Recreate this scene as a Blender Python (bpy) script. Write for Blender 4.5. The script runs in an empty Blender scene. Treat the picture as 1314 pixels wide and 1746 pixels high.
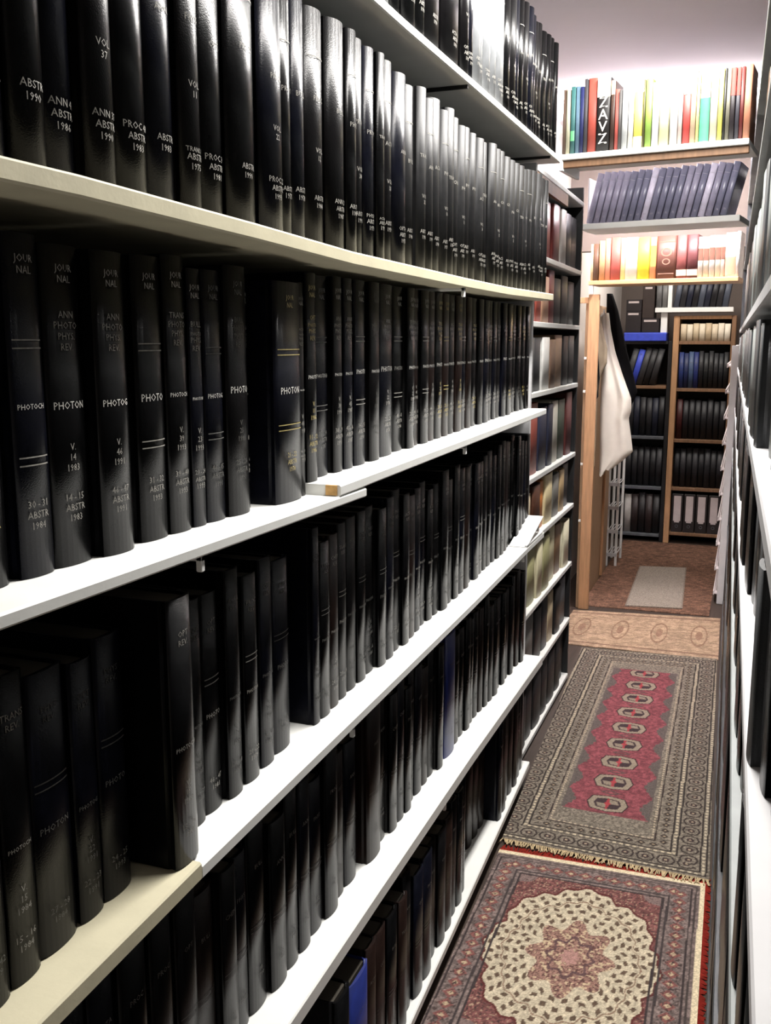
import bpy, math, random
import numpy as np
from mathutils import Vector, Matrix

random.seed(11)
R = math.radians
scene = bpy.context.scene
COL = scene.collection

# ------------------------------------------------------------------ camera numbers
F_PX, CX, CY = 1640.0, 657.0, 873.0
PITCH, YAW, CAM_H = R(10.0279), R(20.6603), 1.4943


def ray(px, py):
    rx, ru, rf = px - CX, -(py - CY), F_PX
    y = ru * math.sin(PITCH) + rf * math.cos(PITCH)
    z = ru * math.cos(PITCH) - rf * math.sin(PITCH)
    c, s = math.cos(YAW), math.sin(YAW)
    return Vector((rx * c - y * s, rx * s + y * c, z))


def at_y(px, py, Y):
    r = ray(px, py)
    return r * (Y / r.y) + Vector((0, 0, CAM_H))


def at_x(px, py, X):
    r = ray(px, py)
    return r * (X / r.x) + Vector((0, 0, CAM_H))


def at_floor(px, py):
    r = ray(px, py)
    return r * (-CAM_H / r.z) + Vector((0, 0, CAM_H))


cam_d = bpy.data.cameras.new('camera')
cam = bpy.data.objects.new('camera', cam_d)
COL.objects.link(cam)
cam.location = (0, 0, CAM_H)
cam.rotation_euler = (math.pi / 2 - PITCH, 0, YAW)
cam_d.sensor_fit = 'VERTICAL'
cam_d.sensor_height = 24.0
cam_d.lens = 24.0 * F_PX / 1746.0
cam_d.clip_start = 0.005
scene.camera = cam

# ------------------------------------------------------------------ materials


def lin(c):
    return tuple(((v / 255.0) / 12.92 if v / 255.0 <= 0.04045 else ((v / 255.0 + 0.055) / 1.055) ** 2.4) for v in c)


MATS = {}


def mat(name, rgb, rough=0.5, spec=0.5, var=0.12, scale=30.0, bump=0.0, bscale=250.0, metal=0.0, stretch=None, coat=0.0):
    """Principled with noise-driven tone variation and optional fine bump; rgb is sRGB 0-255."""
    if name in MATS:
        return MATS[name]
    m = bpy.data.materials.new(name)
    m.use_nodes = True
    nt = m.node_tree
    b = nt.nodes['Principled BSDF']
    b.inputs['Roughness'].default_value = rough
    b.inputs['Specular IOR Level'].default_value = spec
    b.inputs['Metallic'].default_value = metal
    b.inputs['Coat Weight'].default_value = coat
    tc = nt.nodes.new('ShaderNodeTexCoord')
    src = tc.outputs['Object']
    if stretch:
        mp = nt.nodes.new('ShaderNodeMapping')
        mp.inputs['Scale'].default_value = stretch
        nt.links.new(src, mp.inputs['Vector'])
        src = mp.outputs['Vector']
    n = nt.nodes.new('ShaderNodeTexNoise')
    n.inputs['Scale'].default_value = scale
    n.inputs['Detail'].default_value = 4
    nt.links.new(src, n.inputs['Vector'])
    rp = nt.nodes.new('ShaderNodeValToRGB')
    c = lin(rgb)
    lo = [max(0, v * (1 - var)) for v in c] + [1]
    hi = [min(1, v * (1 + var)) for v in c] + [1]
    rp.color_ramp.elements[0].position = 0.3
    rp.color_ramp.elements[0].color = lo
    rp.color_ramp.elements[1].position = 0.7
    rp.color_ramp.elements[1].color = hi
    nt.links.new(n.outputs['Fac'], rp.inputs['Fac'])
    nt.links.new(rp.outputs['Color'], b.inputs['Base Color'])
    if bump > 0:
        n2 = nt.nodes.new('ShaderNodeTexNoise')
        n2.inputs['Scale'].default_value = bscale
        nt.links.new(src, n2.inputs['Vector'])
        bp = nt.nodes.new('ShaderNodeBump')
        bp.inputs['Strength'].default_value = bump
        bp.inputs['Distance'].default_value = 0.001
        nt.links.new(n2.outputs['Fac'], bp.inputs['Height'])
        nt.links.new(bp.outputs['Normal'], b.inputs['Normal'])
    MATS[name] = m
    return m


def painted(name, rough=0.95, pile=900.0):
    """Material that shows a mesh's colour attribute 'weave', with noise for the pile."""
    m = bpy.data.materials.new(name)
    m.use_nodes = True
    nt = m.node_tree
    b = nt.nodes['Principled BSDF']
    b.inputs['Roughness'].default_value = rough
    b.inputs['Specular IOR Level'].default_value = 0.1
    a = nt.nodes.new('ShaderNodeAttribute')
    a.attribute_name = 'weave'
    n = nt.nodes.new('ShaderNodeTexNoise')
    n.inputs['Scale'].default_value = pile
    tc = nt.nodes.new('ShaderNodeTexCoord')
    nt.links.new(tc.outputs['Object'], n.inputs['Vector'])
    mr = nt.nodes.new('ShaderNodeMapRange')
    mr.inputs['To Min'].default_value = 0.6
    mr.inputs['To Max'].default_value = 1.35
    nt.links.new(n.outputs['Fac'], mr.inputs['Value'])
    vm = nt.nodes.new('ShaderNodeVectorMath')
    vm.operation = 'SCALE'
    nt.links.new(a.outputs['Color'], vm.inputs[0])
    nt.links.new(mr.outputs['Result'], vm.inputs['Scale'])
    nt.links.new(vm.outputs['Vector'], b.inputs['Base Color'])
    bp = nt.nodes.new('ShaderNodeBump')
    bp.inputs['Strength'].default_value = 0.5
    bp.inputs['Distance'].default_value = 0.002
    nt.links.new(n.outputs['Fac'], bp.inputs['Height'])
    nt.links.new(bp.outputs['Normal'], b.inputs['Normal'])
    return m


BLACKS = [
    mat('black_buckram', (11, 11, 12), 0.26, 0.11, 0.3, 40, 0.25, 700),
    mat('soft_black_buckram', (14, 13, 14), 0.30, 0.11, 0.3, 40, 0.3, 600),
    mat('blue_black_buckram', (11, 12, 20), 0.27, 0.13, 0.3, 40, 0.25, 700),
    mat('shiny_black_buckram', (9, 9, 10), 0.22, 0.14, 0.3, 40, 0.2, 800),
]
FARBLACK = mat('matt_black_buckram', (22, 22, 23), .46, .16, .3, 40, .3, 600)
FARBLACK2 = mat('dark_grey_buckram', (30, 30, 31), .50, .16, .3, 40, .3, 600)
BROWNBLACK = mat('brown_black_buckram', (27, 17, 14), 0.34, 0.16, 0.3, 40, 0.3, 700)
BLUE = mat('deep_blue_buckram', (24, 36, 98), 0.4, 0.5, 0.2, 40, 0.3, 700)
CHARCOAL = mat('charcoal_cloth', (62, 64, 66), 0.42, 0.5, 0.25, 25, 0.3, 500)
GLARECLOTH = mat('lamp_glare_cloth', (128, 130, 132), 0.25, 0.4, 0.2, 25, 0.2, 500)  # pale cover colour stands in for lamp glare on black spines
GREYCLOTH = mat('grey_cloth', (118, 122, 120), 0.5, 0.45, 0.2, 25, 0.3, 500)
PAGES = mat('page_edges', (66, 62, 56), 0.9, 0.1, 0.2, 60, 0.4, 400, stretch=(1, 40, 1))
SILVER = mat('silver_stamping', (140, 137, 130), 0.6, 0.5, 0.35, 200)
BRIGHTSILVER = mat('bright_silver_stamping', (205, 203, 196), .6, .4, .3, 200)
DIMSILVER = mat('worn_silver_stamping', (84, 83, 79), 0.65, 0.5, 0.45, 200)
GOLD = mat('gold_stamping', (168, 152, 96), 0.5, 0.5, 0.3, 200)
WHITE = mat('white_painted_board', (226, 226, 222), 0.5, 0.4, 0.04, 12, 0.15, 120)
CREAM = mat('cream_painted_board', (200, 193, 166), 0.55, 0.35, 0.06, 16, 0.2, 150)
RAWWOOD = mat('raw_board_end', (190, 150, 96), 0.8, 0.2, 0.35, 60, 0.4, 120)
WOOD = mat('light_wood', (176, 136, 100), 0.55, 0.35, 0.18, 6, 0.2, 60, stretch=(14, 14, 1.2))
WOODDARK = mat('brown_wood', (122, 92, 68), 0.55, 0.35, 0.2, 6, 0.2, 60, stretch=(14, 14, 1.2))
BEIGEWOOD = mat('beige_wood_panel', (160, 132, 104), 0.6, 0.3, 0.12, 5, 0.2, 60, stretch=(14, 14, 1.2))
SHELFWOOD = mat('shelf_wood', (182, 146, 106), 0.55, 0.35, 0.18, 6, 0.2, 60, stretch=(1.2, 14, 14))
BLACKBOARD = mat('black_painted_board', (24, 24, 26), 0.5, 0.4, 0.2, 15)
STEEL = mat('dark_steel', (84, 88, 94), 0.45, 0.5, 0.2, 20)
GREYWHITE = mat('greyish_white_board', (205, 204, 205), 0.55, 0.35, 0.06, 14)
GREYMETAL = mat('grey_board', (138, 142, 141), 0.5, 0.4, 0.1, 14)
CLIP = mat('white_plastic', (240, 240, 238), 0.4, 0.5, 0.02)


# ------------------------------------------------------------------ mesh helpers


class MB:
    def __init__(self):
        self.v, self.f = [], []

    def add(self, vs, fs):
        o = len(self.v)
        self.v += [tuple(p) for p in vs]
        self.f += [tuple(i + o for i in f) for f in fs]
        return self

    def box(self, x0, x1, y0, y1, z0, z1, bev=0.0):
        x0, x1 = min(x0, x1), max(x0, x1)
        y0, y1 = min(y0, y1), max(y0, y1)
        z0, z1 = min(z0, z1), max(z0, z1)
        if bev <= 0:
            vs = [(x, y, z) for z in (z0, z1) for x, y in ((x0, y0), (x1, y0), (x1, y1), (x0, y1))]
            fs = [(3, 2, 1, 0), (4, 5, 6, 7), (0, 1, 5, 4), (1, 2, 6, 5), (2, 3, 7, 6), (3, 0, 4, 7)]
            return self.add(vs, fs)
        b = min(bev, (x1 - x0) * .45, (y1 - y0) * .45, (z1 - z0) * .45)

        def ring(ix, z):
            a0, a1, c0, c1 = x0 + ix, x1 - ix, y0 + ix, y1 - ix
            return [(a0 + b, c0, z), (a1 - b, c0, z), (a1, c0 + b, z), (a1, c1 - b, z),
                    (a1 - b, c1, z), (a0 + b, c1, z), (a0, c1 - b, z), (a0, c0 + b, z)]
        rings = [[(x0 + b if x < (x0 + x1) / 2 else x1 - b, y0 + b if y < (y0 + y1) / 2 else y1 - b, z0) for x, y, _ in ring(0, z0)]]
        rings = [ring(b * .8, z0), ring(0, z0 + b), ring(0, z1 - b), ring(b * .8, z1)]
        vs = [p for r in rings for p in r]
        fs = [tuple(range(7, -1, -1)), tuple(range(24, 32))]
        for k in range(3):
            for i in range(8):
                j = (i + 1) % 8
                fs.append((k * 8 + i, k * 8 + j, k * 8 + 8 + j, k * 8 + 8 + i))
        return self.add(vs, fs)

    def quadbox(self, a, b, depth, thick):
        """Board whose front top edge runs a -> b; goes back by vector depth and down by thick."""
        a, b, d = Vector(a), Vector(b), Vector(depth)
        dn = Vector((0, 0, -thick))
        vs = [a, b, b + d, a + d, a + dn, b + dn, b + d + dn, a + d + dn]
        fs = [(0, 1, 2, 3), (7, 6, 5, 4), (0, 4, 5, 1), (1, 5, 6, 2), (2, 6, 7, 3), (3, 7, 4, 0)]
        return self.add(vs, fs)

    def tube(self, pts, r, n=8):
        pts = [Vector(p) for p in pts]
        vs, fs = [], []
        for i, p in enumerate(pts):
            t = (pts[min(i + 1, len(pts) - 1)] - pts[max(i - 1, 0)]).normalized()
            u = t.cross(Vector((0, 0, 1)))
            if u.length < 1e-3:
                u = t.cross(Vector((1, 0, 0)))
            u.normalize()
            w = t.cross(u)
            for k in range(n):
                a = 2 * math.pi * k / n
                vs.append(p + u * (r * math.cos(a)) + w * (r * math.sin(a)))
        for i in range(len(pts) - 1):
            for k in range(n):
                j = (k + 1) % n
                fs.append((i * n + k, i * n + j, i * n + n + j, i * n + n + k))
        fs.append(tuple(range(n - 1, -1, -1)))
        fs.append(tuple(range(len(vs) - n, len(vs))))
        return self.add(vs, fs)

    def build(self, name, m, parent=None, loc=None, rot=None, smooth=False):
        me = bpy.data.meshes.new(name)
        me.from_pydata(self.v, [], self.f)
        me.update()
        import bmesh
        bm = bmesh.new()
        bm.from_mesh(me)
        bmesh.ops.recalc_face_normals(bm, faces=bm.faces)
        bm.to_mesh(me)
        bm.free()
        if smooth:
            me.polygons.foreach_set('use_smooth', [True] * len(me.polygons))
        if m:
            me.materials.append(m)
        o = bpy.data.objects.new(name, me)
        COL.objects.link(o)
        if parent:
            o.parent = parent
        if loc is not None:
            o.location = loc
        if rot is not None:
            o.rotation_euler = rot
        return o


def tag(o, label=None, cat=None, group=None, kind=None):
    if label:
        if not 4 <= len(label.split()) <= 16: print("LABELLEN", label)
        o['label'] = label
    if cat:
        o['category'] = cat
    if group:
        o['group'] = group
    if kind:
        o['kind'] = kind
    return o


def empty(name, loc=(0, 0, 0), rz=0.0):
    o = bpy.data.objects.new(name, None)
    o.empty_display_size = 0.05
    COL.objects.link(o)
    o.location = loc
    o.rotation_euler = (0, 0, rz)
    return o


def struct(name, mb, m):
    return tag(mb.build(name, m), kind='structure')


ORD = ['first', 'second', 'third', 'fourth', 'fifth', 'sixth', 'seventh', 'eighth', 'ninth', 'tenth', 'eleventh', 'twelfth',
       'thirteenth', 'fourteenth', 'fifteenth', 'sixteenth', 'seventeenth', 'eighteenth', 'nineteenth', 'twentieth',
       'twenty-first', 'twenty-second', 'twenty-third', 'twenty-fourth', 'twenty-fifth', 'twenty-sixth', 'twenty-seventh',
       'twenty-eighth', 'twenty-ninth', 'thirtieth']


def ordinal(i, n):
    """Position in a row of n: counted from the nearer end."""
    if i < (n + 1) // 2:
        return (ORD[i] + ' from the left') if i else 'leftmost'
    j = n - 1 - i
    return (ORD[j] + ' from the right') if j else 'rightmost'


# ------------------------------------------------------------------ lettering
TEXT = {}


def text_mesh(s):
    if s in TEXT:
        return TEXT[s]
    cu = bpy.data.curves.new('lettering_source', 'FONT')
    cu.body = s
    cu.align_x = 'CENTER'
    cu.resolution_u = 1
    cu.size = 1.0
    ob = bpy.data.objects.new('lettering_source', cu)
    COL.objects.link(ob)
    dg = bpy.context.evaluated_depsgraph_get()
    me = ob.evaluated_get(dg).to_mesh()
    vs = [(v.co.x, v.co.y) for v in me.vertices]
    fs = [tuple(p.vertices) for p in me.polygons]
    ob.evaluated_get(dg).to_mesh_clear()
    bpy.data.objects.remove(ob)
    bpy.data.curves.remove(cu)
    xs = [v[0] for v in vs] or [0, 1]
    mx = (max(xs) + min(xs)) / 2
    vs = [(v[0] - mx, v[1]) for v in vs]
    TEXT[s] = (vs, fs, max(xs) - min(xs))
    return TEXT[s]


def spine_x(y, w, b):
    t = max(-1, min(1, 2 * y / w))
    return -b * (1 - math.sqrt(max(0, 1 - 0.86 * t * t))) / (1 - math.sqrt(0.14))


def stamp(mb, s, w, b, z, hgt, fit=0.74):
    vs, fs, tw = text_mesh(s)
    k = min(hgt / 0.72, fit * w / max(tw, .01))
    mb.add([(spine_x(x * k, w, b) + 0.0007, x * k, z + y * k) for x, y in vs], fs)
    return k * .72


def rule(mb, w, b, z, t=0.0014, fit=0.8):
    ys = [(-0.5 + i / 6) * w * fit for i in range(7)]
    vs = [(spine_x(y, w, b) + 0.0007, y, z + s * t / 2) for y in ys for s in (-1, 1)]
    mb.add(vs, [(2 * i, 2 * i + 2, 2 * i + 3, 2 * i + 1) for i in range(6)])


# ------------------------------------------------------------------ books
# local frame: +x out of the shelf (spine), y along the shelf, z up; origin under the middle of the spine


def cover_mb(w, h, d, b):
    t = min(0.003, w * .12)
    outer = [(-d, -w / 2), (-b - .010, -w / 2), (-b - .006, -w / 2 + min(.0022, w * .08)), (-b - .002, -w / 2 + min(.0012, w * .04))]
    n = 8
    for i in range(n + 1):
        y = (-.5 + i / n) * w * .985
        outer.append((spine_x(y, w, b), y))
    outer += [(x, -y) for x, y in outer[3::-1]]
    inner = []
    for x, y in outer:
        if abs(y) > w / 2 - t * 1.2 and x < -b:
            inner.append((x, y - math.copysign(t, y)))
        else:
            inner.append((min(x - t, -b * .4 - t), y * (1 - 2 * t / w)))
    inner[0] = (-d, inner[0][1])
    inner[-1] = (-d, inner[-1][1])
    k = len(outer)
    vs = [(x, y, z) for z in (0, h) for x, y in outer] + [(x, y, z) for z in (0, h) for x, y in inner]
    fs = []
    for i in range(k - 1):
        fs.append((i, i + 1, k + i + 1, k + i))
        fs.append((2 * k + i + 1, 2 * k + i, 3 * k + i, 3 * k + i + 1))
        fs.append((k + i, k + i + 1, 3 * k + i + 1, 3 * k + i))
        fs.append((i + 1, i, 2 * k + i, 2 * k + i + 1))
    fs.append((0, k, 3 * k, 2 * k))
    fs.append((k - 1, 3 * k - 1, 4 * k - 1, 2 * k - 1)[::-1])
    return MB().add(vs, fs)


def frame_loc(loc, rz, lean, w):
    lx = Vector(loc)
    if lean:
        lx = lx + Vector((0, 0, abs(math.sin(lean)) * w / 2 + .0004))
    return lx


def book(name, label, loc, rz, w, h, d, m, bulge=None, group=None, lean=0.0, marks=None, mark_mat=None, pages=True, cat='book', band=None):
    b = min(.007, w * .11) if bulge is None else bulge
    o = cover_mb(w, h, d, b).build(name, m, loc=frame_loc(loc, rz, lean, w), rot=(lean, 0, rz), smooth=False)
    for p in o.data.polygons:
        p.use_smooth = abs(p.normal.z) < .3 and p.normal.x > .2
    tag(o, label, cat, group)
    if pages:
        t = min(.003, w * .12)
        MB().box(-d + .004, -b - .006, -w / 2 + t * 1.3, w / 2 - t * 1.3, .003, h - .004).build('pages', PAGES, o)
    if marks:
        for kind, z, val in marks:
            mb = MB()
            if kind == 'rule':
                rule(mb, w, b, z * h)
            elif kind == 'rules':
                rule(mb, w, b, z * h)
                rule(mb, w, b, z * h - .008)
            else:
                zz = z * h
                for s in val:
                    q = stamp(mb, s, w, b, zz, .0105 if kind == 'text' else .0075)
                    zz -= q + .0035
            mb.build('rule_line' if kind.startswith('rule') else 'lettering', BRIGHTSILVER if kind == 'text' else (mark_mat or SILVER), o)
    if band:
        z0, z1, bm = band
        mb = MB()
        ys = [(-.5 + i / 8) * w * .97 for i in range(9)]
        vs = [(spine_x(y, w, b) + .0005, y, z * h) for y in ys for z in (z0, z1)]
        mb.add(vs, [(2 * i, 2 * i + 2, 2 * i + 3, 2 * i + 1) for i in range(8)])
        mb.build('spine_panel', bm, o)
    return o


# ------------------------------------------------------------------ room shell
CEIL = mat('ceiling_paint', (226, 219, 226), 0.9, 0.1, 0.02, 3)
WALL = mat('wall_paint', (214, 208, 202), 0.9, 0.1, 0.03, 3)
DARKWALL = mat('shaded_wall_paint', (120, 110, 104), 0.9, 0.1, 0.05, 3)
FLOORM = mat('dark_floorboards', (58, 47, 40), 0.6, 0.3, 0.25, 5, stretch=(12, 1, 1))
struct('floor', MB().box(-1.06, .46, -.7, 8.0, -.05, 0), FLOORM)
struct('ceiling', MB().box(-1.06, .46, -.7, 8.0, 2.6, 2.65), CEIL)
struct('wall_left', MB().box(-1.06, -1.0, -.7, 8.0, 0, 2.6), WALL)
struct('wall_right', MB().box(.40, .46, -.7, 8.0, 0, 2.6), WALL)
struct('wall_front', MB().box(-1.0, .40, -.7, -.64, 0, 2.6), WALL)
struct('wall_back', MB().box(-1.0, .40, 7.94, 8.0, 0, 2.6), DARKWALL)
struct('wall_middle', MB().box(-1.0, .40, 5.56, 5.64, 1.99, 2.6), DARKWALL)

# ------------------------------------------------------------------ left bookcase (near)
SH = {  # row: (points of the front top edge (y, z), thickness, front x)
    'T': ([(.45, 2.045), (1.7, 2.047), (2.1, 2.052), (3.14, 2.062)], .018),
    'A': ([(.45, 1.648), (.78, 1.649), (1.13, 1.643), (1.45, 1.635), (2.1, 1.633), (2.5, 1.634), (3.09, 1.643)], .021),
    'Bn': ([(.45, 1.263), (1.5, 1.2505)], .0155),
    'Bf': ([(1.39, 1.270), (2.1, 1.277), (3.03, 1.287)], .018),
    'Cn': ([(.45, .846), (.946, .860)], .024),
    'Cf': ([(.948, .855), (1.6, .862), (2.2, .870), (2.82, .884), (3.05, .886)], .019),
    'D': ([(.45, .462), (1.57, .470), (2.2, .470), (3.09, .452)], .03),
    'E': ([(.45, .070), (3.08, .074)], .022),
}
BACK_X = -.94


def ex(y):
    return -.585 - (y - 1.5) * .030



def zrow(key, y):
    pts = SH[key][0]
    for (y0, z0), (y1, z1) in zip(pts, pts[1:]):
        if y <= y1 or (y1, z1) == pts[-1]:
            t = min(1, max(0, (y - y0) / (y1 - y0)))
            return z0 + (z1 - z0) * t


def zrow_max(key, y0, y1):
    return max(zrow(key, y0), zrow(key, (y0 + y1) / 2), zrow(key, y1))


case_l = empty('bookcase', (-.77, 1.8, 0))
tag(case_l, 'long white shelving along the left wall filled with rows of black bound volumes', 'bookcase')


def child(mb, name, m, root, label=None):
    off = Vector(root.location)
    inv = Matrix.Rotation(-root.rotation_euler.z, 3, 'Z')
    mb.v = [tuple(inv @ (Vector(p) - off)) for p in mb.v]
    o = mb.build(name, m, root)
    if label:
        o['label'] = label
    return o


for key, (pts, th) in SH.items():
    mb = MB()
    dense = []
    for (y0, z0), (y1, z1) in zip(pts, pts[1:]):
        dense.append((y0, z0))
    dense.append(pts[-1])
    vs, fs = [], []
    bv = .0025
    for y, z in dense:
        fx = ex(y) if key == 'E' else -.60
        vs += [(BACK_X, y, z), (fx - bv, y, z), (fx, y, z - bv), (fx, y, z - th + bv), (fx - bv, y, z - th), (BACK_X, y, z - th)]
    for i in range(len(dense) - 1):
        for k in range(6):
            j = (k + 1) % 6
            fs.append((i * 6 + k, i * 6 + j, i * 6 + 6 + j, i * 6 + 6 + k))
    fs.append(tuple(range(6)))
    fs.append(tuple(range(len(vs) - 1, len(vs) - 7, -1)))
    mb.add(vs, fs)
    m = CREAM if key in ('A', 'Cn') else WHITE
    lab = {'A': 'cream shelf board', 'Cn': 'yellowish cream shelf board', 'Bf': 'white board lying over the end of the next one'}.get(key)
    child(mb, 'shelf', m, case_l, lab)
child(MB().box(-.625, -.606, 1.386, 1.3895, 1.2535, 1.2695), 'board_end', RAWWOOD, case_l, 'raw unpainted board end')
child(MB().box(BACK_X - .012, BACK_X, .45, 3.10, .02, 2.56), 'back_panel', BLACKBOARD, case_l, 'dark back panel')
child(MB().box(BACK_X, -.660, 3.065, 3.085, .016, 2.038), 'end_panel', GREYWHITE, case_l, 'white end panel')
child(MB().box(BACK_X, -.73, .45, 3.06, .0, .046), 'plinth', BLACKBOARD, case_l, 'black plinth')
for y, key in ((2.1, 'A'), (.98, 'Bn'), (2.13, 'Bf'), (2.78, 'Cf'), (1.45, 'Cf'), (2.0, 'D')):
    z = zrow(key, y) - SH[key][1]
    child(MB().box(-.612, -.604, y - .004, y + .004, z - .020, z + .001, .001).box(-.93, -.604, y - .004, y + .004, z - .007, z + .001, .001), 'bracket', CLIP, case_l, 'white shelf bracket')
for y in (2.10, 3.0):
    z = zrow('T', y) - SH['T'][1]
    child(MB().box(-.93, -.604, y - .004, y + .004, z - .007, z + .001), 'bracket', BLACKBOARD, case_l, 'dark shelf bracket')

# rows of volumes -------------------------------------------------
YEARS = ['1975', '1978', '1979', '1981', '1983', '1984', '1986', '1987', '1988', '1990', '1991', '1993']
HEADS = ['ACTA', 'PHYS', 'CHEM', 'ANN', 'BULL', 'PROC', 'TRANS', 'OPT']
MIDS = ['PHOTO', 'PHOTOCH', 'PHOTON', 'PHOTOG']


def marks_for(row, i):
    y = random.choice(YEARS)
    n = random.randint(11, 48)
    if row in ('A', 'T'):
        ms = [('small', .20 + random.uniform(-.015, .015), [random.choice(HEADS) + ' %d' % n, 'ABSTR', y][random.randint(0, 1):])]
        ms.append(('small', .60 + random.uniform(-.03, .03), [random.choice(HEADS) + '.']))
        if i % 3 == 0:
            ms.append(('small', .40, ['VOL.', str(n)]))
        if i % 2 == 0:
            ms.append(('rule', .80, None))
        return ms
    if row == 'B':
        ms = [('text', .50, [MIDS[i % 4]]), ('small', .21, ['%d - %d' % (n, n + 1), 'ABSTR', y])]
        if i % 3 == 1:
            ms += [('rules', .70, None), ('rules', .36, None)]
        else:
            ms += [('small', .78, [random.choice(HEADS), 'PHOTO', 'PHYS.', 'REV.']), ('small', .37, ['V.', '%d' % n, y])]
        ms.append(('small', .92, ['JOUR', 'NAL']))
        return ms
    if row == 'C':
        ms = [('small', .44, [MIDS[i % 4]]), ('small', .14, ['%d - %d' % (n, n + 1), y]), ('small', .86, [random.choice(HEADS), 'REV.'])]
        if i % 2:
            ms.append(('small', .30, ['V.', '%d' % n, y]))
        else:
            ms.append(('rules', .62, None))
        return ms
    ms = [('small', .74, [random.choice(HEADS)]), ('rules', .45, None), ('small', .20, ['%d' % n, y])]
    return ms


def extend(lst, end, lo=.040, hi=.052, gap=.0015):
    y = lst[-1][1] + gap
    while y < end - lo * .6:
        w = random.uniform(lo, hi)
        if y + w > end - .012:
            w = end - y
        lst.append((y, min(end, y + w)))
        y += w + gap
    return lst


def pairs(fl):
    return [(fl[i], fl[i + 1]) for i in range(0, len(fl), 2)]


A_B = pairs([.672, .718, .7195, .770, .772, .820, .822, .871, .878, .939, .9405, .997, 1.0, 1.045, 1.047, 1.102, 1.104, 1.177, 1.190, 1.2565,
             1.258, 1.295, 1.2965, 1.339, 1.3435, 1.408, 1.415, 1.480, 1.482, 1.521, 1.5225, 1.563, 1.5645, 1.607, 1.609, 1.642, 1.654, 1.700,
             1.702, 1.764, 1.766, 1.820, 1.823, 1.868, 1.870, 1.912, 1.914, 1.976])
B_B = pairs([.676, .731, .745, .796, .798, .861, .867, .926, .950, 1.009, 1.0105, 1.061, 1.063, 1.096, 1.099, 1.149, 1.1505, 1.212, 1.215, 1.242,
             1.268, 1.361, 1.365, 1.3845, 1.391, 1.432, 1.441, 1.502, 1.507, 1.548, 1.553, 1.594, 1.600, 1.654, 1.666, 1.718, 1.725, 1.804, 1.817, 1.878])
C_B = pairs([.632, .675, .678, .722, .7235, .786, .789, .8315, .833, .886, .915, .969, .976, 1.013, 1.017, 1.053, 1.056, 1.102, 1.107, 1.148,
             1.157, 1.201, 1.211, 1.254, 1.258, 1.319, 1.386, 1.413])
B_B[11] = (1.3625, 1.3850)
T_B = extend(pairs([1.485, 1.530, 1.532, 1.585, 1.590, 1.640, 1.645, 1.686, 1.690, 1.735, 1.740, 1.80, 1.803, 1.860, 1.865, 1.975, 1.985, 2.10]), 3.15, .042, .055)
extend(A_B, 3.055, .044, .058)
extend(B_B, 3.055, .042, .056)
extend(C_B, 3.055, .040, .052)
D_B = extend([(.70, .745)], 1.62, .042, .06)
D_B += [(1.634, 1.712)]
extend(D_B, 2.15, .04, .052)
D_B += [(2.158, 2.245)]
extend(D_B, 3.055, .042, .056)
E_B = extend([(1.30, 1.355)], 1.405, .04, .05)
E_B = [(1.34, 1.405), (1.408, 1.505)]
extend(E_B, 2.30, .05, .066)
E_B += [(2.44, 2.50)]
extend(E_B, 3.055, .05, .066)

ROWS = dict(
    T=dict(b=T_B, x=-.618, h=(.285, .335), phrase="the left wall's top shelf", d=.24),
    A=dict(b=A_B, x=-.620, h=(.325, .343), phrase="the left wall's second shelf", d=.25),
    B=dict(b=B_B, x=-.660, h=(.328, .342), phrase="the left wall's third shelf", d=.25),
    C=dict(b=C_B, x=-.652, h=(.30, .336), phrase="the left wall's fourth shelf", d=.25),
    D=dict(b=D_B, x=-.656, h=(.285, .325), phrase="the left wall's fifth shelf", d=.25),
    E=dict(b=E_B, x=-.625, h=(.285, .325), phrase="the left wall's lowest shelf", d=.25),
)
MNAMES = {'black_buckram': 'black', 'soft_black_buckram': 'dull black', 'blue_black_buckram': 'blue-black', 'shiny_black_buckram': 'glossy black',
          'matt_black_buckram': 'matt black', 'dark_grey_buckram': 'charcoal black', 'brown_black_buckram': 'dark brown', 'deep_blue_buckram': 'deep blue'}
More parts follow.
